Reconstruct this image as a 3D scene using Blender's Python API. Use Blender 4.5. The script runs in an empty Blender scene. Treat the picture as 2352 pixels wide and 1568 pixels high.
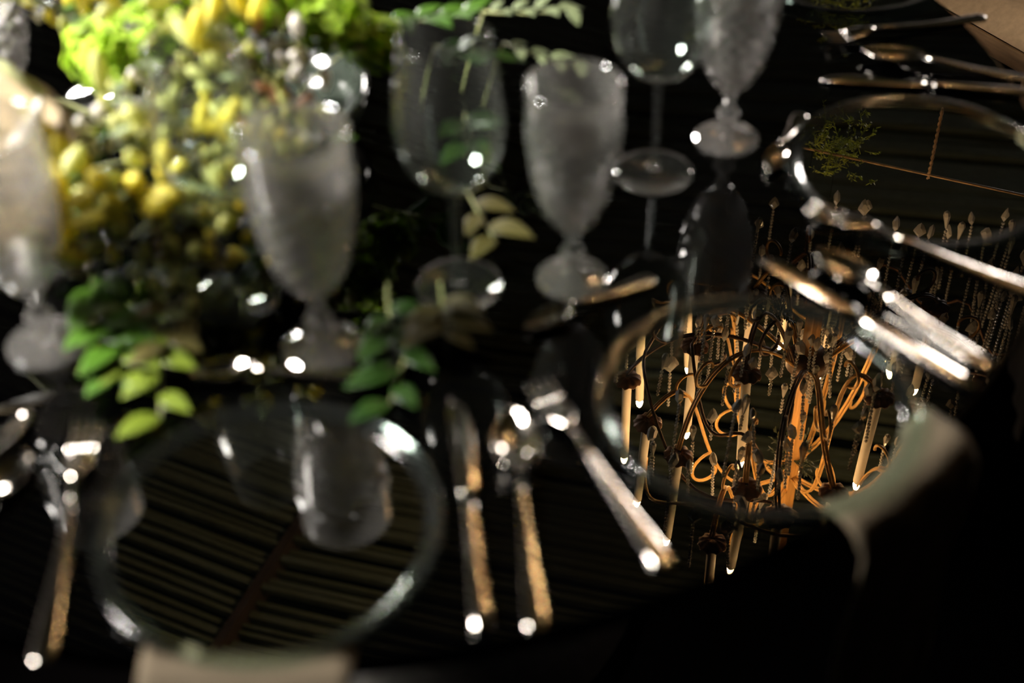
import bpy, bmesh, math, random
from mathutils import Vector, Matrix
R_ = math.radians
SC = bpy.context.scene
COL = SC.collection
T = 0.75                                   # height of the table top

# ------------------------------------------------------------------ camera
cam = bpy.data.cameras.new('camera'); camo = bpy.data.objects.new('camera', cam); COL.objects.link(camo)
p_, r_ = R_(41.0), R_(1.5)
fwd = Vector((0, math.cos(p_), -math.sin(p_))); up0 = Vector((0, math.sin(p_), math.cos(p_))); rt0 = Vector((1, 0, 0))
rt = rt0*math.cos(r_) - up0*math.sin(r_); up = up0*math.cos(r_) + rt0*math.sin(r_)
camo.matrix_world = Matrix(((rt.x, up.x, -fwd.x, 0), (rt.y, up.y, -fwd.y, 0), (rt.z, up.z, -fwd.z, T+0.82), (0, 0, 0, 1)))
cam.sensor_width = 36; cam.lens = 50; cam.clip_start = .02
cam.dof.use_dof = True; cam.dof.focus_distance = 2.34; cam.dof.aperture_fstop = 2.2
SC.camera = camo

# ------------------------------------------------------------------ world, lamps, exposure
w = bpy.data.worlds.new('night'); SC.world = w; w.use_nodes = True
w.node_tree.nodes['Background'].inputs[0].default_value = (.55, .62, .8, 1)
w.node_tree.nodes['Background'].inputs[1].default_value = .004
def spot(name, loc, aim, power, col, size, blend, radius):
    l = bpy.data.lights.new(name, 'SPOT'); o = bpy.data.objects.new(name, l); COL.objects.link(o)
    l.energy = power; l.color = col; l.spot_size = R_(size); l.spot_blend = blend; l.shadow_soft_size = radius
    o.location = loc; o.rotation_euler = (Vector(aim)-Vector(loc)).to_track_quat('-Z', 'Y').to_euler(); return o
spot('table_spot', (-2.15, .95, T+1.60), (-.36, 1.06, T+.10), 1900, (1, .96, .88), 36, .9, .32)
spot('table_spot', (-1.75, 4.1, T+1.15), (-.25, 1.15, T+.10), 650, (1, .95, .87), 34, .8, .25)  # added lamp behind left, for backlit petals and more glass glints
spot('table_spot', (2.3, 4.3, T+1.1), (.10, 1.05, T), 160, (1, .93, .85), 34, .8, .20)  # added lamp behind right, for highlights on the knives and glasses
for x, y, px, py, pw in ((-2.6, 2.0, -4.0, 2.0, 200), (-1.2, 5.1, -1.2, 6.5, 150), (2.6, 5.1, 2.6, 6.5, 110)):
    spot('fill_uplight', (x, y, .12), (px, py, .8), pw, (1, .93, .88), 120, .8, .10)      # added uplights brightening the drapes, for light edges on the glass
BULB = 980.0
SC.view_settings.view_transform = 'Standard'; SC.view_settings.look = 'None'
SC.view_settings.exposure = 0.0; SC.view_settings.gamma = 1.0; SC.view_settings.use_curve_mapping = False
SC.cycles.caustics_refractive = False; SC.cycles.caustics_reflective = False
SC.cycles.blur_glossy = 0.3; SC.cycles.adaptive_threshold = 0.10; SC.cycles.use_light_tree = False
SC.cycles.max_bounces = 9; SC.cycles.diffuse_bounces = 2; SC.cycles.glossy_bounces = 4; SC.cycles.transmission_bounces = 8

# ------------------------------------------------------------------ materials
MATS = {}
def mat(name, col=(.5, .5, .5), rough=.5, metal=0, trans=0, ior=1.45, emit=None, es=0, spec=.5, var=0, vscale=40, translucent=0, bump=0, stretch=None):
    m = bpy.data.materials.new(name); m.use_nodes = True; nt = m.node_tree; b = nt.nodes['Principled BSDF']
    b.inputs['Base Color'].default_value = (*col, 1); b.inputs['Roughness'].default_value = rough
    b.inputs['Metallic'].default_value = metal; b.inputs['Transmission Weight'].default_value = trans
    b.inputs['IOR'].default_value = ior; b.inputs['Specular IOR Level'].default_value = spec
    if emit: b.inputs['Emission Color'].default_value = (*emit, 1); b.inputs['Emission Strength'].default_value = es
    if var or bump:
        tc = nt.nodes.new('ShaderNodeTexCoord'); no = nt.nodes.new('ShaderNodeTexNoise'); no.inputs['Scale'].default_value = vscale; no.inputs['Detail'].default_value = 4
        if stretch:
            mp = nt.nodes.new('ShaderNodeMapping'); mp.inputs['Scale'].default_value = stretch
            nt.links.new(tc.outputs['Object'], mp.inputs[0]); nt.links.new(mp.outputs[0], no.inputs['Vector'])
        else: nt.links.new(tc.outputs['Object'], no.inputs['Vector'])
        if var:
            ra = nt.nodes.new('ShaderNodeValToRGB')
            ra.color_ramp.elements[0].position = .3; ra.color_ramp.elements[1].position = .7
            ra.color_ramp.elements[0].color = (*[c*(1-var) for c in col], 1); ra.color_ramp.elements[1].color = (*[min(1, c*(1+var)) for c in col], 1)
            nt.links.new(no.outputs['Fac'], ra.inputs[0]); nt.links.new(ra.outputs[0], b.inputs['Base Color'])
        if bump:
            bp = nt.nodes.new('ShaderNodeBump'); bp.inputs['Strength'].default_value = bump; bp.inputs['Distance'].default_value = .002
            nt.links.new(no.outputs['Fac'], bp.inputs['Height']); nt.links.new(bp.outputs[0], b.inputs['Normal'])
    if translucent:
        tr = nt.nodes.new('ShaderNodeBsdfTranslucent'); mx = nt.nodes.new('ShaderNodeMixShader'); out = nt.nodes['Material Output']
        tr.inputs[0].default_value = (*[min(1, c*1.25) for c in col], 1); mx.inputs[0].default_value = translucent
        nt.links.new(b.outputs[0], mx.inputs[1]); nt.links.new(tr.outputs[0], mx.inputs[2]); nt.links.new(mx.outputs[0], out.inputs['Surface'])
    MATS[name] = m; return m
mat('black_glass', (.0002, .0002, .00022), .006, ior=1.5, var=.3, vscale=6)
mat('dark_metal', (.02, .018, .016), .4, metal=.6, var=.3)
mat('floor', (.0012, .001, .001), 1, spec=0, var=.4, vscale=3)
mat('slat', (.10, .125, .09), .75, var=.35, vscale=9, stretch=(1, 12, 12))
mat('bounce_drape', (.78, .74, .70), .9, var=.06, vscale=4)
mat('deck', (.002, .002, .0015), 1, spec=0, var=.3, vscale=5)
mat('beam', (.05, .034, .028), .7, var=.3, vscale=12)
def glass(name, tint, rough, ior, body=0, brough=.1, haze=0):
    """thin clear glass: fresnel reflection over a clear body, part of it refracting (body), a little of it hazy (haze)"""
    m = bpy.data.materials.new(name); m.use_nodes = True; nt = m.node_tree; out = nt.nodes['Material Output']; b = nt.nodes['Principled BSDF']
    tc = nt.nodes.new('ShaderNodeTexCoord'); no = nt.nodes.new('ShaderNodeTexNoise'); no.inputs['Scale'].default_value = 30
    ra = nt.nodes.new('ShaderNodeValToRGB'); ra.color_ramp.elements[0].color = (*[c*.96 for c in tint], 1); ra.color_ramp.elements[1].color = (*tint, 1)
    nt.links.new(tc.outputs['Object'], no.inputs['Vector']); nt.links.new(no.outputs['Fac'], ra.inputs[0])
    tr = nt.nodes.new('ShaderNodeBsdfTransparent'); nt.links.new(ra.outputs[0], tr.inputs[0]); cur = tr
    def mix(fac, a, c):
        x = nt.nodes.new('ShaderNodeMixShader')
        if isinstance(fac, float): x.inputs[0].default_value = fac
        else: nt.links.new(fac, x.inputs[0])
        nt.links.new(a.outputs[0], x.inputs[1]); nt.links.new(c.outputs[0], x.inputs[2]); return x
    if body:
        b.inputs['Transmission Weight'].default_value = 1; b.inputs['Roughness'].default_value = brough; b.inputs['IOR'].default_value = 1.45
        nt.links.new(ra.outputs[0], b.inputs['Base Color']); cur = mix(float(body), cur, b)
    if haze:
        d = nt.nodes.new('ShaderNodeBsdfTranslucent'); d.inputs[0].default_value = (1, .97, .94, 1); e = nt.nodes.new('ShaderNodeBsdfDiffuse'); e.inputs[0].default_value = (1, .97, .94, 1)
        cur = mix(float(haze), cur, mix(.5, d, e))
    lw = nt.nodes.new('ShaderNodeLayerWeight'); lw.inputs[0].default_value = .5      # Schlick fresnel, the same on both faces
    pw = nt.nodes.new('ShaderNodeMath'); pw.operation = 'POWER'; pw.inputs[1].default_value = 4.0; nt.links.new(lw.outputs['Facing'], pw.inputs[0])
    f0 = ((ior-1)/(ior+1))**2; fr = nt.nodes.new('ShaderNodeMath'); fr.operation = 'MULTIPLY_ADD'; fr.inputs[1].default_value = 1-f0; fr.inputs[2].default_value = f0
    nt.links.new(pw.outputs[0], fr.inputs[0])
    gl = nt.nodes.new('ShaderNodeBsdfGlossy'); gl.inputs['Roughness'].default_value = rough
    cur = mix(fr.outputs[0], cur, gl); nt.links.new(cur.outputs[0], out.inputs['Surface']); MATS[name] = m
glass('crystal', (1, .99, .98), .08, 2.0, .35, .04, .034)
glass('clear_glass', (.97, 1, .98), .06, 1.55, 0, 0, .004)
glass('plate_rim', (.84, .93, .89), .10, 1.45, 0, 0, .003)
glass('water', (1, 1, 1), .03, 1.33, .5, .02)
mat('plate_glass', (.0002, .00025, .0002), .003, ior=3.8, var=.3, vscale=8)
mat('silver', (.40, .37, .34), .10, metal=1, var=.06, vscale=60)
mat('linen', (.065, .048, .028), .9, var=.12, vscale=300, bump=.25)
mat('bronze', (.60, .34, .10), .38, metal=.3, var=.25, vscale=50)
mat('dark_bronze', (.10, .055, .03), .45, metal=.5, var=.35, vscale=40)
mat('pan', (.16, .075, .035), .5, metal=.35, var=.4, vscale=60)
mat('wax', (.95, .86, .70), .45, var=.06, vscale=30)
mat('post_wood', (.46, .23, .06), .5, var=.3, vscale=25, stretch=(6, 6, .6), bump=.2)
mat('bulb', (1, .8, .5), .3, emit=(1, .60, .26), es=BULB, var=.01)
mat('lustre', (1, .96, .90), .06, trans=.50, ior=1.6, var=.03)
mat('fern', (.36, .44, .06), .6, var=.4, vscale=60, translucent=.3)
mat('dark_sprig', (.025, .035, .015), .6, var=.4, vscale=60)
mat('rope', (.62, .42, .25), .8, var=.25, vscale=200, bump=.4)
mat('dowel', (.70, .44, .22), .55, var=.2, vscale=30)
mat('leaf', (.055, .135, .010), .38, var=.35, vscale=18, translucent=.35)
mat('leaf_lime', (.13, .18, .014), .45, var=.3, vscale=25, translucent=.4)
mat('leaf_sage', (.17, .21, .10), .6, var=.25, vscale=25, translucent=.3)
mat('leaf_dark', (.012, .036, .004), .35, var=.35, vscale=18, translucent=.3)
mat('leaf_olive', (.07, .06, .012), .5, var=.35, vscale=25, translucent=.35)
mat('lime_petal', (.46, .66, .045), .5, var=.25, vscale=30, translucent=.35)
mat('yellow_petal', (.66, .58, .08), .5, var=.22, vscale=30, translucent=.4)
mat('pale_petal', (.44, .45, .15), .5, var=.2, vscale=30, translucent=.4)
mat('cream_petal', (.40, .32, .20), .5, var=.10, vscale=14, translucent=.3)
mat('white_petal', (.70, .67, .60), .5, var=.08, vscale=20, translucent=.3)
mat('pink_petal', (.72, .42, .26), .5, var=.2, vscale=30, translucent=.3)
mat('stem', (.16, .17, .06), .6, var=.3, vscale=30)
mat('pale_stem', (.34, .36, .17), .5, var=.2, vscale=30)
mat('vase', (.02, .025, .02), .1, var=.3)
mat('chair_wood', (.20, .11, .05), .5, var=.3, vscale=15, stretch=(1, 1, 6))
mat('cushion', (.30, .19, .10), .9, var=.15, vscale=90)

# ------------------------------------------------------------------ helpers
def mesh(name, verts, faces, smooth=True):
    me = bpy.data.meshes.new(name); me.from_pydata([tuple(v) for v in verts], [], faces); me.update()
    bm = bmesh.new(); bm.from_mesh(me); bmesh.ops.recalc_face_normals(bm, faces=bm.faces); bm.to_mesh(me); bm.free()
    if smooth: me.polygons.foreach_set('use_smooth', [True]*len(me.polygons))
    return me
def obj(name, me, m, parent=None, loc=None, rot=None, scale=None):
    if m and not me.materials: me.materials.append(MATS[m])
    o = bpy.data.objects.new(name, me); COL.objects.link(o); o.parent = parent
    if loc is not None: o.location = loc
    if rot is not None: o.rotation_euler = rot
    if scale is not None: o.scale = scale
    return o
def thing(name, label, cat, loc=(0, 0, 0), rz=0, group=None, rot=None):
    o = bpy.data.objects.new(name, None); COL.objects.link(o); o.empty_display_size = .02
    o.location = loc; o.rotation_euler = rot if rot else (0, 0, rz); tag(o, label, cat, group); return o
def tag(o, label, cat, group=None):
    o['label'] = label; o['category'] = cat
    if group: o['group'] = group
    return o
def struct(o): o['kind'] = 'structure'; return o
def copy_tree(o, parent=None):
    c = o.copy(); COL.objects.link(c); c.parent = parent
    for ch in list(o.children): copy_tree(ch, c)
    return c
class MB:
    def __init__(s): s.v = []; s.f = []
    def add(s, v, f): n = len(s.v); s.v += [Vector(x) for x in v]; s.f += [[i+n for i in q] for q in f]; return s
    def box(s, a, b):
        (x0, y0, z0), (x1, y1, z1) = a, b
        return s.add([(x0, y0, z0), (x1, y0, z0), (x1, y1, z0), (x0, y1, z0), (x0, y0, z1), (x1, y0, z1), (x1, y1, z1), (x0, y1, z1)],
              [(0, 3, 2, 1), (4, 5, 6, 7), (0, 1, 5, 4), (1, 2, 6, 5), (2, 3, 7, 6), (3, 0, 4, 7)])
    def tube(s, pts, rad, n=8, cap=True):
        pts = [Vector(p) for p in pts]; k = len(pts); rr = rad if isinstance(rad, (list, tuple)) else [rad]*k
        tn = [(pts[min(i+1, k-1)]-pts[max(i-1, 0)]).normalized() for i in range(k)]
        nv = tn[0].orthogonal().normalized(); vs = []
        for i in range(k):
            nv = (nv - tn[i]*nv.dot(tn[i]));  nv = nv.normalized() if nv.length > 1e-6 else tn[i].orthogonal().normalized()
            bv = tn[i].cross(nv)
            vs += [pts[i]+(nv*math.cos(2*math.pi*j/n)+bv*math.sin(2*math.pi*j/n))*rr[i] for j in range(n)]
        fs = [(i*n+j, i*n+(j+1) % n, (i+1)*n+(j+1) % n, (i+1)*n+j) for i in range(k-1) for j in range(n)]
        if cap: fs += [tuple(range(n)), tuple((k-1)*n+j for j in range(n))]
        return s.add(vs, fs)
    def lathe(s, prof, n=32, cx=0, cy=0):
        vs = []; ring = []
        for r, z in prof:
            if r < 1e-6: ring.append([len(vs)]); vs.append((cx, cy, z))
            else: ring.append(list(range(len(vs), len(vs)+n))); vs += [(cx+r*math.cos(2*math.pi*j/n), cy+r*math.sin(2*math.pi*j/n), z) for j in range(n)]
        fs = []
        for a, b in zip(ring, ring[1:]):
            for j in range(n):
                q = [a[j % len(a)], a[(j+1) % len(a)], b[(j+1) % len(b)], b[j % len(b)]]
                q = list(dict.fromkeys(q))
                if len(q) > 2: fs.append(q)
        return s.add(vs, fs)
    def sweep(s, secs, n=12, e=2.6):
        """secs: (y, x, z, half width, half thickness) flattened super-ellipse sections along +y"""
        vs = []
        for y, x, z, a, b in secs:
            for j in range(n):
                t = 2*math.pi*j/n; c, q = math.cos(t), math.sin(t)
                vs.append((x+a*math.copysign(abs(c)**(2/e), c), y, z+b*math.copysign(abs(q)**(2/e), q)))
        k = len(secs)
        fs = [(i*n+j, i*n+(j+1) % n, (i+1)*n+(j+1) % n, (i+1)*n+j) for i in range(k-1) for j in range(n)]
        fs += [tuple(range(n)), tuple((k-1)*n+j for j in range(n))]
        return s.add(vs, fs)
    def mesh(s, name, smooth=True): return mesh(name, s.v, s.f, smooth)

# ------------------------------------------------------------------ the setting
CX, CY, TR = -.160, 1.324, .718             # round table
f = MB().box((-5, -4, -.05), (5, 7, 0)).mesh('floor', False); struct(obj('floor', f, 'floor'))
# unseen pale drapes on three sides, added as bright reflections for the glass
def bounce_drape(name, a, b, h):
    a, b = Vector((*a, 0)), Vector((*b, 0)); d = b-a; n = int(d.length/.06); nv = Vector((-d.y, d.x, 0)).normalized(); vs = []; fs = []
    for lay in (0, .004):
        for i in range(n+1):
            p = a+d*(i/n)+nv*(.020*math.sin(i*1.05)+.012*math.sin(i*.37)+lay); vs += [p, p+Vector((0, 0, h))]
    m = 2*(n+1)
    for i in range(n): k = 2*i; fs += [(k, k+2, k+3, k+1), (m+k, m+k+1, m+k+3, m+k+2), (k+1, k+3, m+k+3, m+k+1)]
    struct(obj(name, mesh(name, vs, fs), 'bounce_drape'))
bounce_drape('bounce_left', (-4, -2.5), (-4, 6.5), 2.35); bounce_drape('bounce_back', (-4, 6.5), (5, 6.5), 2.35); bounce_drape('bounce_right', (5, 6.5), (5, -2.5), 2.35)
# slatted timber roof: two shallow slopes either side of a dark ridge beam
RX, RY, RZ = -.66, 2.33, T+2.0
RA = R_(67.9); RD = Vector((math.cos(RA), math.sin(RA), 0)); RN = Vector((math.sin(RA), -math.cos(RA), 0))
PITCH = R_(7)
rng = random.Random(4)
ceil = obj('ceiling', MB().box((-1.7, 0, .06), (4.4, 4.2, .07)).mesh('ceiling', False), 'deck'); struct(ceil)
def slope_matrix(side):
    d = (RN*side*math.cos(PITCH) + Vector((0, 0, -math.sin(PITCH)))).normalized(); x = RD; z = x.cross(d); z = z if z.z > 0 else -z
    M = Matrix.Identity(4)
    for i in range(3): M[i][0] = x[i]; M[i][1] = d[i]; M[i][2] = z[i]; M[i][3] = (RX, RY, RZ)[i]
    return M
ceil.matrix_world = slope_matrix(1)
ceil2 = obj('ceiling', MB().box((-1.7, 0, .06), (4.4, 2.4, .07)).mesh('ceiling', False), 'deck'); struct(ceil2); ceil2.matrix_world = slope_matrix(-1)
slat_me = MB().box((-.5, 0, 0), (.5, 1, .02)).mesh('slat', False); slat_me.materials.append(MATS['slat'])
for par, L in ((ceil, 4.1), (ceil2, 2.3)):
    s = -1.6
    while s < 4.3:
        wd = rng.uniform(.008, .022) if s < 1.3 else rng.uniform(.03, .06); gap = rng.uniform(.010, .026) if s < 1.3 else rng.uniform(.012, .035)
        o = obj('slat', slat_me, None, par, (s+wd/2, .014, rng.uniform(0, .03)), (0, 0, R_(rng.gauss(0, .4))), (wd, L, 1)); s += wd+gap
b = MB().box((-1.7, -.012, -.004), (4.4, .012, .06)).mesh('ridge_beam', False); rb = obj('ridge_beam', b, 'beam', ceil)

# table: thick round black glass on a pedestal
tb = thing('round_table', 'round table with a mirror-glossy black glass top', 'table', (CX, CY, 0))
obj('table_top', MB().lathe([(0, T-.022), (TR-.004, T-.022), (TR, T-.018), (TR, T-.003), (TR-.003, T), (0, T)], 128).mesh('table_top', False), 'black_glass', tb)
obj('pedestal', MB().lathe([(0, .03), (.09, .03), (.07, .08), (.055, .3), (.07, T-.05), (.2, T-.022), (0, T-.022)], 32).mesh('pedestal'), 'dark_metal', tb)
obj('base', MB().lathe([(0, 0), (.33, 0), (.33, .015), (.1, .035), (0, .035)], 48).mesh('base'), 'dark_metal', tb)

# ------------------------------------------------------------------ plates and napkins
PR = .134
well_me = MB().lathe([(0, .002), (PR-.017, .002), (PR-.016, .003), (PR-.016, .0058), (0, .0058)], 96).mesh('plate_well', False)
rim_me = MB().lathe([(PR-.016, .002), (PR-.012, .003), (PR-.001, .0095), (PR, .0105), (PR-.0008, .0118), (PR-.003, .0118), (PR-.013, .0066), (PR-.016, .0058), (PR-.016, .002)], 96).mesh('plate_rim')
def plate(x, y, label):
    t = thing('charger_plate', label, 'plate', (x, y, T-.0018), 0, 'glass charger plates around the table')
    obj('plate_well', well_me, 'plate_glass', t); obj('plate_rim', rim_me, 'plate_rim', t)
plate(-.189, .732, 'clear glass charger plate at the lower left, mirroring the slatted ceiling')
plate(.201, .854, 'clear glass charger plate mirroring the lit candles of the chandelier')
plate(.416, 1.185, 'clear glass charger plate at the right, mirroring a sprig of green fern')
plate(.425, 1.640, 'clear glass charger plate with a teal rim at the top right corner')

def napkin(ang, r0, width, drop, label, off=0):
    a = R_(ang); d = Vector((math.cos(a), math.sin(a), 0)); s = Vector((-d.y, d.x, 0)); c = Vector((CX, CY, 0))
    path = [(r0, .0022), (.700, .0022), (TR+.004, .0022), (TR+.012, .0008), (TR+.021, -.005)] + [(TR+.026+.004*math.sin(k), -.02-drop*(k-1)/8) for k in range(1, 10)]
    nx = 14; vs = []; fs = []
    for lay in (0, 1):
        for i, (rr, zz) in enumerate(path):
            for j in range(nx+1):
                q = (j/nx-.5)*width; wv = .003*math.sin(j*1.3+i*.2) if i > 4 else 0
                th = .0016 if lay else 0
                rad = rr+wv+(th if i > 2 else 0); z = T+zz+(th if i <= 3 else 0)
                # follow the round edge of the table
                cr = math.sqrt(max(0, rad*rad-(q+off)**2)) if i > 1 else rad
                vs.append(c+d*cr+s*(q+off)+Vector((0, 0, z)))
    n = nx+1; m = len(path)*n
    for i in range(len(path)-1):
        for j in range(nx):
            k = i*n+j; fs.append((k, k+1, k+n+1, k+n)); fs.append((m+k, m+k+n, m+k+n+1, m+k+1))
    for i in range(len(path)-1):
        for j in (0, nx): k = i*n+j; fs.append((k, k+n, m+k+n, m+k))
    for j in range(nx):
        for i in (0, len(path)-1): k = i*n+j; fs.append((k, k+1, m+k+1, m+k))
    o = obj('napkin', mesh('napkin', vs, fs), 'linen')
    tag(o, label, 'napkin', 'linen napkins hanging from the table edge')
napkin(-92.5, .705, .150, .28, 'tan linen napkin hanging below the lower left charger plate')
napkin(-50.0, .690, .150, .28, 'tan linen napkin hanging off the table edge below the chandelier reflection')
napkin(-12.0, .690, .150, .28, 'tan linen napkin beneath the outer rim of the fern-mirroring plate')

# ------------------------------------------------------------------ cutlery (built along +y, head at +y, tail at 0, resting on z = 0)
def handle_secs(L, y1, z1, wt=.0095, wn=.0032):
    """tail at y=0 to neck at y1"""
    out = []
    for k, (u, wf, tz) in enumerate(((0, .35, .0016), (.012, .75, .0018), (.05, 1, .002), (.15, .96, .0021), (.35, .78, .0023), (.6, .55, .0026), (.8, .42, .003), (1, .34, .0034))):
        y = u*y1; z = .0022+z1*max(0, (u-.2)/.8)**1.6
        out.append((y, 0, z, wt*wf if u < .99 else wn, tz))
    return out
def spoon_bowl(y0, L, wd, dep, zc):
    nu, nv = 14, 12; vs = []; fs = []
    for lay in (0, 1):
        for i in range(nu+1):
            u = i/nu; y = y0+L*u; hw = wd*max(.12 if i == 0 else .02, math.sin(math.pi*min(1, u**.85*.97+.03))**.62)
            for j in range(nv+1):
                q = -1+2*j/nv; prof = (1-q*q)*math.sin(math.pi*min(.98, u+.02))**.7
                z = zc - dep*prof + (0.0011 if lay else 0) + .004*(1-u)**3
                vs.append((hw*q, y, z))
    n = nv+1; m = (nu+1)*n
    for i in range(nu):
        for j in range(nv):
            k = i*n+j; fs.append((k, k+1, k+n+1, k+n)); fs.append((m+k, m+k+n, m+k+n+1, m+k+1))
    for i in range(nu):
        for j in (0, nv): k = i*n+j; fs.append((k, k+n, m+k+n, m+k))
    for j in range(nv):
        for i in (0, nu): k = i*n+j; fs.append((k, k+1, m+k+1, m+k))
    return mesh('spoon_bowl', vs, fs)
CUT = {}
def cutlery(kind, head, tail, label, grp='silver cutlery around the plates', z=0, tilt=0):
    h, t = Vector((*head, 0)), Vector((*tail, 0)); d = h-t; L = d.length; key = (kind, round(L, 2))
    if key not in CUT:
        if kind == 'spoon':
            hd = .26*L+.012; y1 = L-hd
            CUT[key] = [('handle', MB().sweep(handle_secs(L, y1, .010)).mesh('handle')), ('spoon_bowl', spoon_bowl(y1-.004, hd+.004, .018*L/.2, .0095*L/.2, .0108*L/.2))]
        elif kind == 'fork':
            hd = .30*L; y1 = L-hd
            P = [('handle', MB().sweep(handle_secs(L, y1, .009)).mesh('handle'))]
            P.append(('fork_head', MB().sweep([(y1-.003, 0, .011, .003, .003), (y1+.008, 0, .0118, .006, .002), (y1+.018, 0, .0112, .0115, .0014), (y1+.030, 0, .0095, .0125, .0012), (y1+.034, 0, .0090, .0125, .0011)]).mesh('fork_head')))
            for k in range(4):
                xo = -.0102+.0068*k
                P.append(('tine', MB().sweep([(y1+.032, xo, .0092, .0022, .0011), (y1+.045, xo, .0078, .0021, .0011), (L-.012, xo*1.03, .0085, .0018, .001), (L, xo*1.05, .0108, .0008, .0006)], 8).mesh('tine')))
            CUT[key] = P
        else:
            y1 = .50*L
            CUT[key] = [('handle', MB().sweep([(0, 0, .004, .004, .002), (.003, 0, .004, .0075, .0034), (.02, 0, .004, .0082, .0038), (.06, 0, .004, .0072, .0038), (y1-.01, 0, .0042, .0058, .0036), (y1, 0, .0042, .0062, .0036), (y1+.004, 0, .0042, .0045, .0028)]).mesh('handle')),
                        ('blade', MB().sweep([(y1+.002, 0, .0042, .0045, .0016), (y1+.02, .001, .0040, .0085, .0013), (y1+.06, .001, .0036, .0100, .0011), (L-.03, 0, .0033, .0098, .0010), (L-.012, -.002, .0032, .0075, .0009), (L, -.006, .0032, .0012, .0006)], e=1.6).mesh('blade'))]
    r = thing({'knife': 'table_knife', 'fork': 'dinner_fork', 'spoon': 'spoon'}[kind], label, kind, (t.x, t.y, T+z), group=grp, rot=(tilt, 0, math.atan2(d.y, d.x)-math.pi/2))
    for n, me in CUT[key]: obj(n, me, 'silver', r)
    return r
cutlery('fork', (-.351, .850), (-.336, .609), 'silver dinner fork left of the lower left plate')
cutlery('knife', (-.047, .869), (-.026, .626), 'silver knife just right of the lower left plate')
cutlery('spoon', (-.002, .847), (.013, .626), 'silver spoon right of the lower left plate, with amber sheen on its handle')
cutlery('spoon', (-.279, .907), (-.118, .900), 'small dessert spoon lying crosswise above the lower left plate')
cutlery('fork', (.020, .880), (.111, .681), 'silver fork running down the left side of the chandelier-mirroring plate')
cutlery('knife', (.239, 1.048), (.387, .861), 'silver knife slanting along the right rim of the chandelier-mirroring plate')
cutlery('spoon', (.285, 1.050), (.408, .889), 'silver spoon with white glints right of the chandelier-mirroring plate')
cutlery('spoon', (.011, .952), (.131, 1.024), 'dessert spoon slanting above the chandelier-mirroring plate')
cutlery('fork', (.289, 1.122), (.487, .980), 'silver fork below the fern-mirroring plate at the right')
cutlery('spoon', (.262, 1.185), (.315, 1.298), 'dessert spoon standing left of the fern-mirroring plate')
cutlery('knife', (.349, 1.371), (.591, 1.320), 'silver knife just above the fern-mirroring plate')
cutlery('spoon', (.400, 1.415), (.593, 1.350), 'silver spoon above the knife at the right edge')
cutlery('fork', (.367, 1.445), (.565, 1.499), 'silver fork below the teal-rimmed corner plate')
cutlery('knife', (-.400, .868), (-.500, .700), 'silver knife at the left edge beside the dinner fork')
cutlery('spoon', (-.392, .815), (-.452, .660), 'silver spoon at the left edge under the inverted goblet reflection')

# ------------------------------------------------------------------ glassware
def lerp(a, b, t): return a+(b-a)*t
def interp(tab, z):
    for (z0, r0), (z1, r1) in zip(tab, tab[1:]):
        if z <= z1: t = (z-z0)/(z1-z0); t = t*t*(3-2*t)*.35+t*.65; return lerp(r0, r1, t)
    return tab[-1][1]
GOB = [(.060, .0085), (.066, .0150), (.078, .0235), (.095, .0305), (.120, .0365), (.150, .0403), (.180, .0418), (.214, .0422)]
gj = random.Random(9)
def goblet_bowl():
    n = 26; rows = []; z = .060; vs = []; fs = []
    zs = [.060, .066, .074, .083, .092, .101, .110, .119, .128, .137, .146, .155, .164, .173, .183]
    for i, z in enumerate(zs):
        amp = .0017 if 0 < i < len(zs)-1 else 0
        for j in range(n): 
            t = 2*math.pi*j/n; r = interp(GOB, z)+amp*((1 if (i+j) % 2 else -.6)+gj.uniform(-.3, .3))
            vs.append((r*math.cos(t), r*math.sin(t), z))
    for i in range(len(zs)-1):
        for j in range(n):
            a, b, c, d = i*n+j, i*n+(j+1) % n, (i+1)*n+j, (i+1)*n+(j+1) % n
            if (i+j) % 2 == 0: fs += [(a, b, c), (b, d, c)]
            else: fs += [(a, b, d), (a, d, c)]
    k = len(vs)-n; last = list(range(k, k+n))
    prof = [(interp(GOB, .200), .200), (.0422, .212), (.0421, .214), (.0408, .214), (.0406, .211)]
    prof += [(interp(GOB, z)-.0022, z+.001) for z in (.200, .18, .16, .14, .12, .105, .092, .082, .074)] + [(0, .0700)]
    for r, z in prof:
        if r < 1e-6:
            vs.append((0, 0, z)); c = len(vs)-1
            for j in range(n): fs.append((last[j], last[(j+1) % n], c))
        else:
            ring = list(range(len(vs), len(vs)+n)); off = 0
            vs += [(r*math.cos(2*math.pi*(j+off)/n), r*math.sin(2*math.pi*(j+off)/n), z) for j in range(n)]
            fs += [(last[j], last[(j+1) % n], ring[(j+1) % n], ring[j]) for j in range(n)]; last = ring
    c = len(vs); vs.append((0, 0, .060)); fs += [(j, (j+1) % n, c) for j in range(n)]
    me = mesh('bowl', vs, fs, False)
    for p in me.polygons: p.use_smooth = len(p.vertices) == 4
    return me
gb_bowl = goblet_bowl()
gb_stem = MB().lathe([(0, .0600), (.0085, .0600), (.0095, .057), (.0070, .052), (.0055, .045), (.0085, .038), (.0125, .033), (.0100, .028), (.0075, .022), (.0090, .016), (.0120, .0125), (0, .0125)], 10).mesh('stem', False)
gb_foot = MB().lathe([(0, .0125), (.012, .0125), (.022, .0085), (.031, .0055), (.0340, .0032), (.0340, .0010), (.0325, 0), (0, .0008)], 20).mesh('foot', False)
def water_mesh(ztop):
    zs = [.0712, .076, .084, .094, .107, .122, .140, .155, .166, ztop]; zs = [z for z in zs if z <= ztop]
    return MB().lathe([(0, .0708)]+[(max(.002, interp(GOB, z-.001)-.0026), z) for z in zs]+[(0, ztop)], 32).mesh('water')
gb_water = water_mesh(.166)
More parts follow.
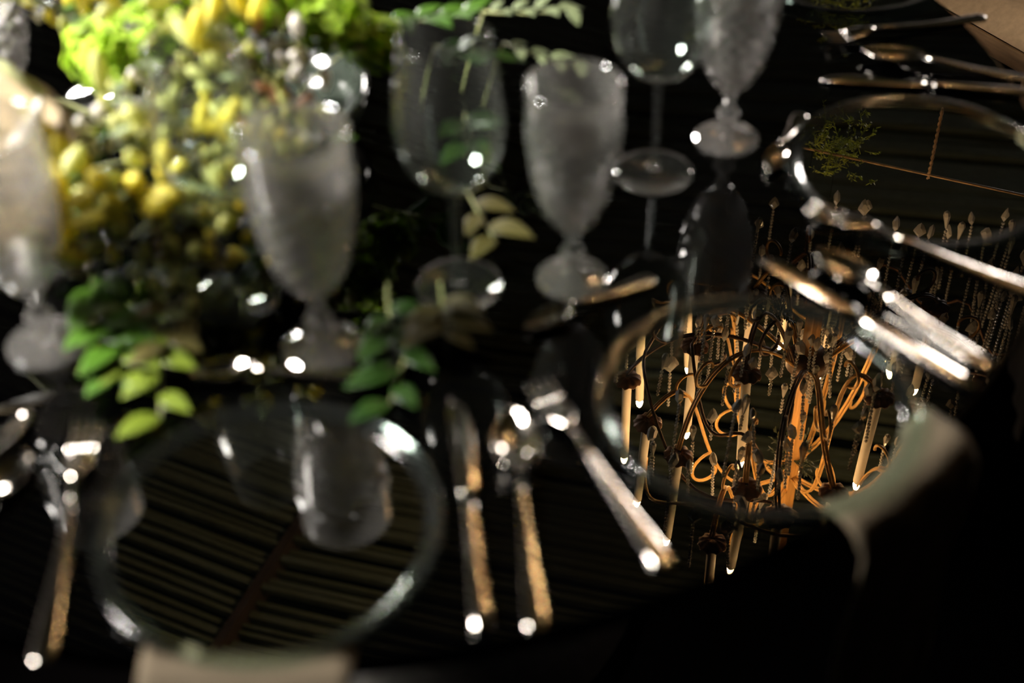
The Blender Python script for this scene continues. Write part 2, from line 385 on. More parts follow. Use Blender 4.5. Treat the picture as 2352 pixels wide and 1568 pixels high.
def goblet(x, y, label, water=True, s=1, rz=0):
    t = thing('cut_goblet', label, 'goblet', (x, y, T), rz, 'cut glass water goblets'); t.scale = (s, s, s)
    obj('bowl', gb_bowl, 'crystal', t); obj('stem', gb_stem, 'crystal', t); obj('foot', gb_foot, 'crystal', t)
    if water: obj('water', gb_water, 'water', t)
WG = [(.108, .006), (.113, .018), (.122, .031), (.140, .042), (.160, .0475), (.180, .048), (.205, .0455), (.235, .041), (.256, .0385)]
def wine_profile():
    zs = [.108, .111, .115, .122, .131, .142, .154, .167, .180, .195, .212, .230, .245, .255]
    out = [(interp(WG, z), z) for z in zs]
    inn = [(r-.0013, z) for r, z in reversed(out) if z > .114]
    return [(0, .106)]+out+[(.0383, .256), (.0372, .256)]+inn+[(0, .116)]
wg_bowl = MB().lathe(wine_profile(), 48).mesh('bowl')
wg_stem = MB().lathe([(0, .1065), (.0062, .1065), (.0045, .100), (.0037, .085), (.0034, .06), (.0036, .03), (.0050, .015), (.0085, .0065), (0, .0065)], 16).mesh('stem')
wg_foot = MB().lathe([(0, .0065), (.0085, .0065), (.020, .0040), (.034, .0026), (.0400, .0018), (.0405, .0008), (.0400, 0), (0, .0004)], 40).mesh('foot')
def wine(x, y, label, s=1):
    t = thing('wine_glass', label, 'wine glass', (x, y, T), 0, 'plain wine glasses'); t.scale = (s, s, s)
    obj('bowl', wg_bowl, 'clear_glass', t); obj('stem', wg_stem, 'clear_glass', t); obj('foot', wg_foot, 'clear_glass', t)
goblet(-.166, .941, 'cut glass goblet of water standing above the lower left plate', rz=.1, s=1.05)
goblet(.057, 1.029, 'cut glass goblet of water right of the clear wine glass', rz=.4, s=.97)
goblet(.229, 1.256, 'cut glass goblet cut off by the top edge, glinting amber', rz=.2)
goblet(-.411, .956, 'brightly lit cut glass goblet at the left edge before the cream spathe', rz=.3, s=1.05)
wine(-.048, 1.024, 'plain clear wine glass between the two full goblets')
wine(.148, 1.199, 'plain wine glass in the shade behind the amber-glinting goblet')
wine(-.251, 1.017, 'plain wine glass half lost among the yellow flowers')
goblet(-.330, 1.470, 'cut glass goblet mostly hidden behind the top flower heads', rz=.5)
goblet(-.520, 1.300, 'cut glass goblet in the top left corner behind the white lily stem', rz=.2)
wine(-.452, 1.375, 'plain wine glass standing behind the flowers at the top left', s=.9)

# ------------------------------------------------------------------ chandelier
HX, HY = .492, 1.76
rc = random.Random(11)
def roof_z(x, y):
    dx, dy = x-RX, y-RY; s = dx*RN.x+dy*RN.y; return RZ-abs(s)*math.tan(PITCH)
ch = thing('chandelier', 'candle chandelier with scrolled gilt arms and crystal strands, mirrored in the glass', 'chandelier', (HX, HY, T+.66))
def L_(x, y, z): return Vector((x, y, z-.66))           # chandelier space: z above the table -> local
top = roof_z(HX, HY)-T
obj('post', MB().box((-.0095, -.0095, 0), (.0095, .0095, top-.66+.02)).mesh('post', False), 'post_wood', ch, rot=(0, 0, .5))
obj('hub', MB().lathe([(0, .10), (.030, .10), (.036, .108), (.036, .128), (.028, .136), (0, .136)], 20).mesh('hub'), 'dark_bronze', ch)
obj('finial', MB().lathe([(0, -.05), (.006, -.045), (.012, -.03), (.008, -.015), (.016, -.006), (.018, 0), (0, 0)], 16).mesh('finial'), 'dark_bronze', ch)
obj('ceiling_rose', MB().lathe([(0, top-.66-.05), (.03, top-.66-.05), (.06, top-.66-.02), (.07, top-.66+.01), (0, top-.66+.01)], 24).mesh('ceiling_rose'), 'dark_bronze', ch)
def bez(p0, p1, p2, p3, n=16):
    return [p0*(1-t)**3+p1*3*t*(1-t)**2+p2*3*t*t*(1-t)+p3*t**3 for t in (i/n for i in range(n+1))]
def spiral(c, ax, ay, r0, r1, a0, a1, n=18):
    return [c+ax*(lerp(r0, r1, i/n)*math.cos(lerp(a0, a1, i/n)))+ay*(lerp(r0, r1, i/n)*math.sin(lerp(a0, a1, i/n))) for i in range(n+1)]
# scalloped drip pan
def pan_mesh():
    n = 40; vs = []; fs = []
    rings = [(.003, 0), (.011, .001), (.018, .005), (.0222, .009), (.0225, .0105), (.018, .0075), (.011, .004), (.003, .0035)]
    for k, (r, z) in enumerate(rings):
        for j in range(n):
            t = 2*math.pi*j/n; sc = 1+.075*abs(math.sin(5*t))*(r/.0215)**2; zz = z+.002*math.sin(10*t)*(r/.0215)**2
            vs.append((r*sc*math.cos(t), r*sc*math.sin(t), zz))
    k = len(rings)
    for i in range(k): fs += [(i*n+j, i*n+(j+1) % n, ((i+1) % k)*n+(j+1) % n, ((i+1) % k)*n+j) for j in range(n)]
    return mesh('drip_pan', vs, fs)
pan_me = pan_mesh()
bulb_me = MB().lathe([(0, 0), (.0052, 0), (.0060, .006), (.0040, .014), (0, .0195)], 7).mesh('bulb')
def candle_mesh(L): return MB().lathe([(0, 0), (.0082, 0), (.0080, .02), (.0074, L-.004), (.0062, L), (0, L)], 16).mesh('candle')
candles = {}
# (radius, angle, height of the pan, candle length)
ARMS = [(.300, 180, .80, .190), (.295, -159, .80, .190), (.295, -142, .80, .190), (.290, -118, .80, .190), (.315, -107, .81, .190), (.326, -124, .90, .190),
        (.260, -90, .81, .190), (.180, -66, .70, .190), (.160, -140, .70, .190), (.190, 178, .735, .190), (.150, 120, .72, .190), (.130, 60, .71, .190),
        (.240, 20, .72, .190), (.300, -35, .80, .190), (.310, 0, .82, .190), (.300, 45, .80, .190), (.300, 85, .80, .190), (.300, 125, .80, .190), (.300, 152, .80, .190), (.300, -62, .84, .190)]
for i, (r, a, z, L) in enumerate(ARMS):
    t = R_(a); d = Vector((math.cos(t), math.sin(t), 0)); k = Vector((0, 0, 1)); s = d.cross(k)
    e = d*r+L_(0, 0, z)
    root = d*.03+L_(0, 0, .775) if i % 2 == 0 else d*.01+L_(0, 0, 1.02+.03*(i % 3))
    low = -.045-.03*(i % 3)
    main = bez(root, root+d*r*.35+k*(low-.03), e-d*r*.25+k*(low-.05)+s*.03*(-1)**i, e-k*.004, 22) if i % 2 == 0 else bez(root, root+d*r*.75+k*.05, e-d*r*.55-k*.12+s*.05, e-k*.004, 22)
    m = MB().tube(main, .0026, 7).tube([p+s*.0050+k*.001 for p in main], .0020, 6)
    # scrolls that curl off the arm
    q = main[9]; m.tube(spiral(q+k*.042, d, k, .042, .012, -1.57, 3.3), .0028, 6)
    q = main[16]; m.tube(spiral(q-k*.032, d, k, .032, .010, 1.57, -3.1), .0026, 6)
    arm = obj('arm', m.mesh('arm'), 'bronze' if i % 4 else 'dark_bronze', ch)
    obj('drip_pan', pan_me, 'pan', ch, e, (rc.uniform(-.08, .08), rc.uniform(-.08, .08), rc.uniform(0, 6)))
    if L not in candles: candles[L] = candle_mesh(L)
    tilt = (R_(rc.gauss(0, 2)), R_(rc.gauss(0, 2)), 0)
    c = obj('candle', candles[L], 'wax', ch, e+Vector((0, 0, .004)), tilt)
    obj('bulb', bulb_me, 'bulb', c, (0, 0, L-.0006))
# long thin bracing hoops
for k, (a0, a1, r, z0, z1) in enumerate(((150, 260, .23, .70, .92), (190, 300, .27, .95, .72), (-60, 60, .24, .74, .90), (60, 170, .25, .92, .72), (170, 235, .17, .66, .86))):
    pts = [Vector((r*(1+.25*math.sin(math.pi*i/24))*math.cos(R_(lerp(a0, a1, i/24))), r*(1+.25*math.sin(math.pi*i/24))*math.sin(R_(lerp(a0, a1, i/24))), lerp(z0, z1, i/24)-.66+.03*math.sin(i*.5))) for i in range(25)]
    obj('hoop', MB().tube(pts, .0030, 6).mesh('hoop'), 'dark_bronze' if k % 2 == 0 else 'bronze', ch)
# crystals
def kite(w, h, t):
    pr = [(0, 0), (w*.5, -h*.40), (w*.46, -h*.52), (w*.22, -h*.86), (0, -h), (-w*.22, -h*.86), (-w*.46, -h*.52), (-w*.5, -h*.40)]
    vs = [(x, 0, z) for x, z in pr]; fs = []
    for sgn in (1, -1):
        k = len(vs); inner = [(x*.52, sgn*t, (z+h*.5)*.5-h*.52) for x, z in pr]; vs += inner
        for j in range(8): fs.append((j, (j+1) % 8, k+(j+1) % 8, k+j))
        fs.append(tuple(range(k, k+8)))
    return mesh('crystal_drop', vs, fs, False)
def drop(w, h):
    return MB().lathe([(0, 0), (w*.16, -h*.12), (w*.30, -h*.4), (w*.5, -h*.72), (w*.36, -h*.9), (0, -h)], 6).mesh('crystal_drop', False)
drops = [kite(.019, .030, .0042), kite(.024, .027, .005), drop(.011, .034), kite(.015, .026, .0035)]
def strand_mesh(n, pitch, r):
    m = MB()
    for i in range(n):
        rr = r*(1 if i % 2 else .85); z = -i*pitch
        m.lathe([(0, z+rr), (rr*.72, z+rr*.62), (rr, z), (rr*.72, z-rr*.62), (0, z-rr)], 6)
    m.tube([(0, 0, .004), (0, 0, -(n-1)*pitch-.004)], .0004, 4)
    return m.mesh('bead_strand', False)
strands = {n: strand_mesh(n, .0070, .0034) for n in (5, 8, 11, 15, 20, 28, 40)}
def strand(x, y, z, n, kind, sc=1):
    """hang a bead strand from the point x, y, z (above the table)"""
    o = obj('bead_strand', strands[n], 'lustre', ch, Vector((x-HX, y-HY, z-.66)), (R_(rc.gauss(0, 2.5)), R_(rc.gauss(0, 2.5)), rc.uniform(0, 6)))
    obj('crystal_drop', drops[kind], 'lustre', o, (0, 0, -(n-1)*.0070-.003), (R_(rc.uniform(-9, 9)), R_(rc.uniform(-9, 9)), rc.uniform(0, 6)), (sc, sc, sc))
for i, (r, a, z, L) in enumerate(ARMS):
    for k in range(6):
        t = R_(a+rc.uniform(-14, 14)); rr = r*rc.uniform(.45, 1.12)
        strand(HX+rr*math.cos(t), HY+rr*math.sin(t), z+rc.uniform(-.05, .09), rc.choice((5, 8, 8, 11, 11, 15, 20)), rc.randrange(4), rc.uniform(1.0, 1.35))
for k in range(22):                                          # the dense bunch round the hub
    t = rc.uniform(0, 6.28); rr = rc.uniform(.02, .09)
    strand(HX+rr*math.cos(t), HY+rr*math.sin(t), .78+rc.uniform(-.01, .06), rc.choice((5, 8, 11, 15)), rc.randrange(4), 1.1)
for x, y in ((.572, 2.035), (.604, 2.015), (.622, 1.992), (.667, 1.966), (.694, 1.945), (.708, 1.935)): strand(x, y, .855, 28, 0, 1.15)
for k in range(56):                                          # the long outer fringe
    t = R_(rc.uniform(-38, 42)); rr = rc.uniform(.30, .46)
    strand(HX+rr*math.cos(t), HY+rr*math.sin(t), .85+rc.uniform(-.03, .05), rc.choice((15, 20, 20, 28)), rc.randrange(4), 1.2)
fr = [Vector((.40*math.cos(R_(lerp(-30, 80, i/30))), .40*math.sin(R_(lerp(-30, 80, i/30))), .205+.03*math.sin(i))) for i in range(31)]
obj('hoop', MB().tube(fr, .0028, 6).mesh('hoop'), 'dark_bronze', ch)
# dark foliage wired to the chandelier
def frond(n, L, leaf, spread, seed, vol=(0, 0, 0)):
    r = random.Random(seed); m = MB()
    for i in range(n):
        d = Vector((r.gauss(0, 1), r.gauss(0, 1), r.gauss(0, .7))).normalized(); Lk = L*r.uniform(.5, 1); c = Vector((r.gauss(0, vol[0]), r.gauss(0, vol[1]), r.gauss(0, vol[2])))
        pts = [c+d*Lk*u + Vector((0, 0, -.25*Lk*u*u)) for u in (0, .35, .7, 1)]; m.tube(pts, [.0007, .0006, .0005, .0003], 4)
        for u in range(3, 14):
            p = c+d*Lk*u/13+Vector((0, 0, -.25*Lk*(u/13)**2)); e = Vector((r.gauss(0, 1), r.gauss(0, 1), r.gauss(0, 1))).normalized()
            e = (e*spread+d).normalized(); n2 = e.orthogonal().normalized(); ll = leaf*r.uniform(.6, 1.2); ww = ll*.28
            m.add([p, p+e*ll*.5+n2*ww, p+e*ll, p+e*ll*.5-n2*ww, p+e*ll*.5+e.cross(n2)*ww*.4], [(0, 1, 4), (1, 2, 4), (2, 3, 4), (3, 0, 4)])
    return m.mesh('foliage')
obj('foliage', frond(26, .055, .012, .8, 3), 'dark_sprig', ch, Vector((.0, -.01, .345)))
obj('foliage', frond(14, .040, .012, .8, 5), 'dark_sprig', ch, Vector((-.05, .02, .02)))

# slim wooden dowel hung level from the roof, with its cord and fern
dw = thing('hanging_dowel', 'slim pale dowel hung level from the roof, mirrored in the right plate', 'rod', (.70, 2.05, T+.60))
p0, p1 = Vector((-.182, .084, 0)), Vector((.32, -.152, 0))
obj('rod', MB().tube([p0, p1], .0022, 8).mesh('rod'), 'dowel', dw)
for q in (p0.lerp(p1, .05), p0.lerp(p1, .95)):
    zz = roof_z(.70+q.x, 2.05+q.y)-T-.60
    obj('thread', MB().tube([q, Vector((q.x, q.y, zz+.02))], .0004, 5).mesh('thread'), 'dark_metal', dw)
cp = p0.lerp(p1, .42)
rope = MB()
for k in range(2): rope.tube([Vector((cp.x+.0016*math.cos(i*.9+k*3.14), cp.y+.0016*math.sin(i*.9+k*3.14), .008-.0032*i)) for i in range(48)], .0018, 5)
obj('cord', rope.mesh('cord'), 'rope', dw)
def hanging_fern(x, y, z, seed, L, label, n=85):
    t = thing('hanging_fern', label, 'fern', (x, y, T+z), 0, 'green fern tufts hung above the table')
    obj('foliage', frond(n, L*.5, .0085, 1.1, seed, (L*.32, L*.32, L*.34)), 'fern', t)
    obj('thread', MB().tube([(0, 0, 0), (0, 0, roof_z(x, y)-T-z+.02)], .0004, 5).mesh('thread'), 'dark_metal', t)
hanging_fern(.588, 2.125, .60, 7, .085, 'tuft of green fern hanging beside the pale dowel')
hanging_fern(.690, 2.640, .60, 8, .085, 'tuft of green fern mirrored in the teal-rimmed corner plate')

# ------------------------------------------------------------------ flowers
rf = random.Random(21)
def leaf_me(L, W, curl=.2, fold=.25, nu=8):
    vs = []; fs = []
    for lay in (0, 1):
        for i in range(nu+1):
            u = i/nu; hw = W*.5*math.sin(math.pi*u**.8)**.9+.0004; zc = -curl*L*u*u
            for q in (-1, -.5, 0, .5, 1): vs.append((hw*q, L*u, zc+fold*hw*abs(q)+(-.0007 if lay else 0)))
    m = (nu+1)*5
    for i in range(nu):
        for j in range(4): k = i*5+j; fs.append((k, k+1, k+6, k+5)); fs.append((m+k, m+k+5, m+k+6, m+k+1))
        for j in (0, 4): k = i*5+j; fs.append((k, k+5, m+k+5, m+k))
    return mesh('leaf', vs, fs)
def bud_me(L, W): return MB().lathe([(0, 0), (W*.18, L*.04), (W*.38, L*.25), (W*.5, L*.55), (W*.42, L*.8), (W*.2, L*.96), (0, L)], 9).mesh('petal')
leaf_big = leaf_me(.060, .030); leaf_mid = leaf_me(.042, .021); leaf_small = leaf_me(.024, .011); leaf_long = leaf_me(.075, .016)
def coloured(me, m):
    c = me.copy(); c.materials.clear(); c.materials.append(MATS[m]); return c
LV = {(n, m): coloured(me, m) for n, me in (('big', leaf_big), ('mid', leaf_mid), ('small', leaf_small), ('long', leaf_long)) for m in ('leaf', 'leaf_lime', 'leaf_sage', 'leaf_dark', 'leaf_olive')}
PET = {k: coloured(bud_me(.046, .017), m) for k, m in (('yellow', 'yellow_petal'), ('pale', 'pale_petal'))}
PETS = {k: coloured(bud_me(.022, .011), m) for k, m in (('yellow', 'yellow_petal'), ('pale', 'pale_petal'), ('white', 'white_petal'), ('pink', 'pink_petal'), ('lime', 'lime_petal'))}
VX, VY = -.255, 1.275                                         # the bowl everything is arranged in
def quat_rot(d, roll=0):
    q = Vector(d).to_track_quat('Y', 'Z').to_euler(); return q
vz = thing('flower_bowl', 'low dark bowl hidden under the flower arrangement', 'bowl', (VX, VY, T))
obj('body', MB().lathe([(0, 0), (.07, 0), (.105, .03), (.115, .065), (.110, .065), (.10, .032), (.066, .006), (0, .006)], 40).mesh('body'), 'vase', vz)
def stem_to(p, parent, m='stem', r=.0016, sag=.03, base=None):
    """curved stem from the bowl to the top of the flower, in the space of the thing standing at p"""
    b = Vector(base) if base else Vector((VX+rf.uniform(-.06, .06), VY+rf.uniform(-.06, .06), T+.03))
    e = Vector(p); l = b-e; mid = l*.5+Vector((0, 0, abs(sag)))
    pts = [Vector((0, 0, 0))*(1-t)**2+mid*2*t*(1-t)+l*t*t for t in (i/10 for i in range(11))]
    obj('stem', MB().tube(pts, r, 6).mesh('stem'), m, parent); return pts
floret_v = MB()
for k in range(4):
    a = k*math.pi/2; c, s_ = math.cos(a), math.sin(a)
    for sg in (1,):
        floret_v.add([(0, 0, 0), (.004*c-.0045*s_, .004*s_+.0045*c, .0015), (.0095*c, .0095*s_, .0005), (.004*c+.0045*s_, .004*s_-.0045*c, .0015), (.004*c, .004*s_, -.0012)], [(0, 1, 2), (0, 2, 3), (0, 4, 1), (1, 4, 2), (2, 4, 3), (3, 4, 0)])
floret = coloured(floret_v.mesh('floret'), 'lime_petal')
def hydrangea(x, y, z, r, label, n=60):
    t = thing('green_hydrangea', label, 'flower', (x, y, T+z), 0, 'lime green flower heads'); stem_to((x, y, T+z), t, 'stem', .003)
    obj('core', MB().lathe([(0, -r*.6), (r*.5, -r*.3), (r*.66, 0), (r*.5, r*.35), (0, r*.6)], 12).mesh('core'), 'leaf_lime', t)
    for i in range(n):
        ph = math.acos(1-2*(i+.5)/n*.86); th = i*2.39996; d = Vector((math.sin(ph)*math.cos(th), math.sin(ph)*math.sin(th), math.cos(ph)))
        e = (d+Vector((rf.gauss(0, .25), rf.gauss(0, .25), rf.gauss(0, .25)))).to_track_quat('Z', 'Y').to_euler(); s = rf.uniform(1.0, 1.5)*r/.035
        obj('floret', floret, None, t, d*r*rf.uniform(.8, 1.05), e, (s, s, s))
hydrangea(-.375, 1.194, .155, .036, 'lime green flower head nearest the top left wine glass')
hydrangea(-.335, 1.200, .170, .028, 'small lime green flower head right of the top left one')
hydrangea(-.165, 1.240, .160, .036, 'large lime green flower head at the top, right of the yellow sprays')
hydrangea(-.130, 1.262, .120, .030, 'lime green flower head just left of the clear wine glass rim')
hydrangea(-.190, 1.262, .178, .030, 'lime green flower head touching the top edge')
def spray(x, y, z, n, kind, label, spread=.04, droop=.8, small=False, lf='leaf_olive'):
    if kind == 'pale': n = int(n*.7)
    t = thing('yellow_flower_spray', label, 'flower', (x, y, T+z), 0, 'yellow flower sprays in the centrepiece')
    stem_to((x, y, T+z), t, 'stem', .0016)
    for i in range(n):
        p = Vector((rf.gauss(0, spread), rf.gauss(0, spread), rf.gauss(0, spread*.7))); p.z = max(p.z, -z+.012)
        d = Vector((rf.gauss(0, .6), rf.gauss(-.3, .6), -droop+rf.gauss(0, .5))); s = rf.uniform(.75, 1.15)
        if p.z+d.normalized().z*.05*s < -z: d.z = abs(d.z)*.1
        obj('petal', (PETS if small else PET)[kind if rf.random() < .75 else 'pale'], None, t, p, quat_rot(d), (s, s, s))
    for i in range(max(3, n//3)):
        p = Vector((rf.gauss(0, spread), rf.gauss(0, spread), rf.gauss(0, spread*.5))); p.z = max(p.z, -z+.02)
        obj('leaf', LV[('small', lf)], None, t, p, quat_rot((rf.gauss(0, 1), rf.gauss(0, 1), .2)))
spray(-.349, 1.030, .12, 14, 'yellow', 'mustard yellow petals drooping right of the cream spathe', .022)
spray(-.375, 1.012, .075, 12, 'yellow', 'mustard yellow petals hanging low beside the bright left goblet', .020)
spray(-.335, 1.030, .085, 10, 'yellow', 'mustard yellow petals below the drooping yellow cluster', .020)
spray(-.297, 1.165, .195, 16, 'pale', 'pale yellow spray at the top between the lime flower heads', .028, .2)
spray(-.270, 1.130, .170, 16, 'pale', 'pale yellow spray in the middle of the arrangement', .030, .3, small=True, lf='leaf_sage')
spray(-.315, 1.110, .140, 18, 'pale', 'pale yellow spray below the top left lime flower head', .024, .8, small=True, lf='leaf_sage')
spray(-.250, 1.165, .195, 14, 'yellow', 'golden spray at the top edge left of the large lime flower head', .028, .2)
spray(-.327, 1.085, .115, 12, 'yellow', 'golden spray behind the drooping mustard petals', .022, small=True, lf='leaf_sage')
spray(-.447, 1.215, .200, 6, 'yellow', 'yellow blossom in the very top left corner', .014, .2)
spray(-.272, 1.060, .095, 24, 'pale', 'cloud of small yellow blossoms left of the centre goblet', .030, .3, True)
spray(-.288, 1.030, .060, 24, 'yellow', 'low cloud of small golden blossoms behind the half lost wine glass', .028, .3, True)
spray(-.245, 1.120, .125, 26, 'pale', 'small pale blossoms behind the rim of the centre goblet', .034, .1, True)
spray(-.215, 1.165, .135, 14, 'pink', 'sprig of dusty orange blossoms behind the centre goblet', .024, .1, True)
spray(-.196, 1.170, .150, 12, 'white', 'sprig of white blossoms above the centre goblet', .018, -.2, True)
spray(-.345, 1.140, .120, 16, 'white', 'white blossoms left of the pale yellow spray', .024, .2, True)
for j, (x, y, z, n, kind, sp, lab) in enumerate((
  (-.230, 1.060, .060, 30, 'yellow', .026, 'tiny golden blossoms hugging the left side of the centre goblet'),
  (-.300, 1.000, .045, 30, 'pale', .024, 'tiny pale blossoms low under the golden cloud'),
  (-.395, 1.090, .110, 22, 'white', .024, 'white blossoms between the cream spathe and the yellow sprays'),
  (-.300, 1.215, .185, 26, 'lime', .030, 'lime buds between the two left flower heads'),
  (-.235, 1.215, .170, 26, 'lime', .028, 'lime buds left of the large top flower head'),
  (-.205, 1.120, .105, 26, 'pale', .026, 'pale buds behind the right half of the centre goblet bowl'),
  (-.260, 1.090, .110, 26, 'yellow', .026, 'golden buds above the half lost wine glass'),
  (-.400, 1.250, .160, 20, 'yellow', .022, 'golden buds behind the top left lime flower head'))):
    spray(x, y, z, n, kind, lab, sp, .1, True, ('leaf_olive', 'leaf_sage', 'leaf')[j % 3])
def branch(x, y, z, n, size, m, label, dirn, L=.09, grp='leafy sprigs in the centrepiece', base=None):
    t = thing('leafy_sprig', label, 'leaves', (x, y, T+z), 0, grp); d = Vector(dirn).normalized()
    pts = [d*L*u+Vector((0, 0, -.12*L*math.sin(u*2))) for u in (0, .25, .5, .75, 1)]
    for p in pts: p.z = max(p.z, -z+.003)
    if (z < .04 or x > -.10) and not base: base = (x-d.x*.03, y-d.y*.03+.01, T+.003)
    obj('twig', MB().tube(pts, [.0015, .0014, .0012, .001, .0006], 6).mesh('twig'), 'stem', t); stem_to((x, y, T+z), t, 'stem', .0015, .01, base)
    for i in range(n):
        u = (i+.6)/n; p = pts[0].lerp(pts[-1], u); sd = d.cross(Vector((0, 0, 1)))*(1 if i % 2 else -1)
        e = (d*.6+sd*rf.uniform(.4, 1)+Vector((0, 0, rf.uniform(-.25, .45)))).normalized(); s = rf.uniform(.75, 1.2)
        if p.z+z < .03: e.z = abs(e.z)*.6+.12
        obj('leaf', LV[(size, m)], None, t, p, quat_rot(e), (s, s, s))
branch(-.400, 1.160, .050, 6, 'big', 'leaf', 'broad green leaves right of the cream spathe', (-.2, -.8, .3), .07)
branch(-.372, 1.000, .045, 7, 'mid', 'leaf', 'green leaves under the mustard petals', (.3, -1, -.2), .07)
branch(-.345, .965, .035, 7, 'mid', 'leaf', 'green leaves trailing toward the dinner fork', (.2, -1, -.2), .08)
branch(-.335, .950, .022, 5, 'mid', 'leaf_lime', 'lime leaves lying on the table beyond the dinner fork', (.15, -1, 0), .06)
branch(-.303, .925, .025, 4, 'mid', 'leaf_lime', 'lime leaves trailing past the end of the dessert spoon', (.15, -1, -.1), .085)
branch(-.290, .985, .035, 6, 'mid', 'leaf_olive', 'olive leaves under the half lost wine glass', (-.1, -1, 0), .07)
branch(-.110, .985, .015, 6, 'mid', 'leaf_dark', 'dark leaves between the centre goblet foot and the wine glass foot', (.1, -1, 0), .07)
branch(-.090, .930, .012, 4, 'mid', 'leaf_dark', 'dark leaves lying right of the dessert spoon', (-.2, -1, 0), .075)
branch(-.062, .985, .018, 5, 'mid', 'leaf_olive', 'olive leaves beneath the foot of the clear wine glass', (.1, -1, .1), .05)
branch(-.040, 1.190, .080, 7, 'mid', 'leaf_dark', 'green leaves seen through the clear wine glass', (.1, -1, .2), .08)
branch(-.070, 1.290, .100, 7, 'mid', 'leaf_dark', 'green leaves behind the rim of the clear wine glass', (.6, -.5, .2), .08)
branch(-.120, 1.310, .120, 7, 'mid', 'leaf', 'green leaves under the large lime flower head', (.7, -.2, .2), .09)
branch(.000, 1.300, .095, 8, 'small', 'leaf_sage', 'pale sage sprig leaning over the right goblet', (.7, -.5, .1), .10)
branch(-.020, 1.340, .110, 8, 'small', 'leaf_sage', 'pale sage sprig at the top edge above the right goblet', (1, -.3, .3), .10)
branch(-.037, 1.130, .025, 4, 'mid', 'leaf_olive', 'olive gold leaves behind the stem of the clear wine glass', (.4, -1, 0), .07)
branch(-.280, 1.210, .160, 7, 'mid', 'leaf_olive', 'olive leaves deep in the middle of the arrangement', (.5, -.5, .2), .08)
branch(-.225, 1.150, .100, 8, 'mid', 'leaf_dark', 'dark leaves behind the bowl of the centre goblet', (.4, -.6, .1), .09)
branch(-.230, 1.090, .050, 8, 'mid', 'leaf_dark', 'dark leaves left of the centre goblet bowl', (.2, -1, .0), .08)
branch(-.300, 1.060, .070, 7, 'mid', 'leaf_olive', 'olive leaves among the golden blossoms', (.3, -1, .0), .07)
branch(-.430, 1.240, .170, 6, 'mid', 'leaf', 'green leaves by the top left corner blossom', (.7, -.1, .1), .08)
branch(-.340, 1.100, .090, 6, 'long', 'leaf_sage', 'slender sage leaves behind the golden spray', (.3, -.8, .2), .08)
# cream spathe flower and white lily
def disc_petal(R, m, name, cup=.25):
    nu, nv = 10, 28; vs = []; fs = []
    for lay in (0, 1):
        for i in range(nu+1):
            u = i/nu
            for j in range(nv):
                a = 2*math.pi*j/nv; heart = 1+.16*math.cos(a)-.05*math.cos(2*a)
                vs.append((R*u*heart*math.sin(a), -R*u*heart*math.cos(a), cup*R*u*u*(1+.25*math.sin(3*a))-(.0012 if lay else 0)))
    q = (nu+1)*nv
    for i in range(nu):
        for j in range(nv):
            k, l = i*nv+j, i*nv+(j+1) % nv; fs.append((k, l, l+nv, k+nv)); fs.append((q+k, q+k+nv, q+l+nv, q+l))
    for j in range(nv): k, l = nu*nv+j, nu*nv+(j+1) % nv; fs.append((k, l, q+l, q+k))
    me = mesh(name, vs, fs); me.materials.append(MATS[m]); return me
an = thing('anthurium', 'large round cream spathe flower behind the left edge goblet', 'flower', (-.445, 1.060, T+.150))
obj('spathe', disc_petal(.068, 'cream_petal', 'spathe', .22), None, an, (0, 0, 0), (R_(42), R_(4), 0))
obj('spadix', MB().tube([(0, 0, .002), (0, -.012, .024), (.004, -.022, .050)], [.0045, .0042, .002], 10).mesh('spadix'), 'pale_petal', an)
stem_to((-.445, 1.060, T+.150), an, 'pale_stem', .003)
cl = thing('calla_lily', 'white lily with a thick pale stem bending in from the left edge', 'flower', (-.398, 1.068, T+.185))
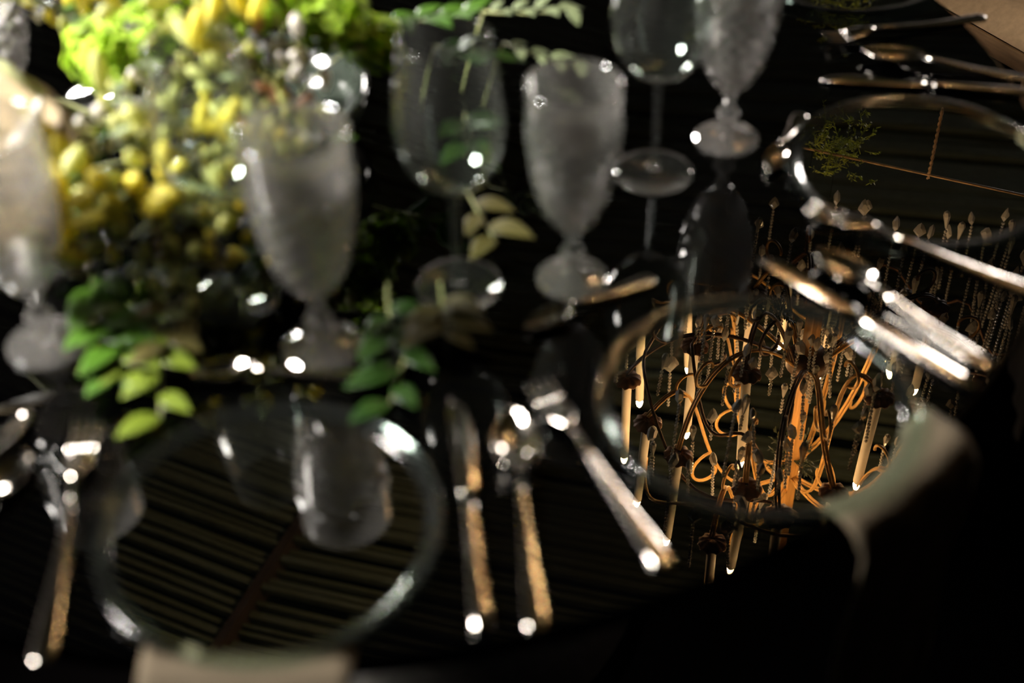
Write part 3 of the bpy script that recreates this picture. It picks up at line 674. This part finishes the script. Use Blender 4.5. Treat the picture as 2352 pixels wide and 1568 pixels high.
def calla():
    n = 18; vs = []; fs = []; prof = [(.0025, 0), (.004, .010), (.008, .024), (.0130, .038), (.019, .050)]
    for lay in (0, 1):
        for r, z in prof:
            for j in range(n):
                a = 2*math.pi*j/n; zz = z+(.018*max(0, math.cos(a))**3 if z > .045 else 0); rr = r-(.001 if lay else 0)
                vs.append((rr*math.cos(a), rr*math.sin(a), zz))
    q = len(prof)*n
    for i in range(len(prof)-1):
        for j in range(n): k, l = i*n+j, i*n+(j+1) % n; fs.append((k, l, l+n, k+n)); fs.append((q+k, q+k+n, q+l+n, q+l))
    for j in range(n):
        for i in (0, len(prof)-1): k, l = i*n+j, i*n+(j+1) % n; fs.append((k, l, q+l, q+k))
    return mesh('spathe', vs, fs)
obj('spathe', calla(), 'white_petal', cl, (0, 0, 0), (R_(140), R_(25), 0))
obj('stem', MB().tube([(0, 0, 0), (-.03, .012, .022), (-.07, .03, .03), (-.12, .07, .01), (-.10, .17, -.08), (-.02, .2, -.15), (.10, .2, -.155)], .0045, 8).mesh('stem'), 'pale_stem', cl)

# ------------------------------------------------------------------ chair at the upper right
def chair(x, y, rz, label):
    t = thing('dining_chair', label, 'chair', (x, y, 0), rz)
    obj('seat', MB().box((-.20, -.20, .42), (.20, .20, .45)).mesh('seat', False), 'chair_wood', t)
    cu = MB(); n = 10; vs = []; fs = []
    for i in range(n+1):
        for j in range(n+1):
            a, b_ = i/n*2-1, j/n*2-1; vs.append((a*.195, b_*.195, .452+.038*((1-a**6)*(1-b_**6))**.5))
    for i in range(n):
        for j in range(n): k = i*(n+1)+j; fs.append((k, k+1, k+n+2, k+n+1))
    vs += [(-.195, -.195, .45), (-.195, .195, .45), (.195, .195, .45), (.195, -.195, .45)]; k = len(vs)-4; fs.append((k, k+1, k+2, k+3))
    obj('cushion', mesh('cushion', vs, fs), 'cushion', t)
    for sx in (-1, 1):
        for sy in (-1, 1):
            obj('leg', MB().tube([(sx*.185, sy*.185, 0), (sx*.178, sy*.178, .42)], [.012, .018], 8).mesh('leg'), 'chair_wood', t)
    for sx in (-1, 1): obj('back_post', MB().tube([(sx*.18, .185, .44), (sx*.185, .21, .70), (sx*.18, .25, .95)], .016, 8).mesh('back_post'), 'chair_wood', t)
    for z in (.62, .76, .92): obj('back_slat', MB().box((-.175, .19+(z-.44)*.11, z), (.175, .205+(z-.44)*.11, z+.05)).mesh('back_slat', False), 'chair_wood', t)
chair(.93, 2.10, R_(-60), 'brown wooden chair pulled up beyond the top right corner')
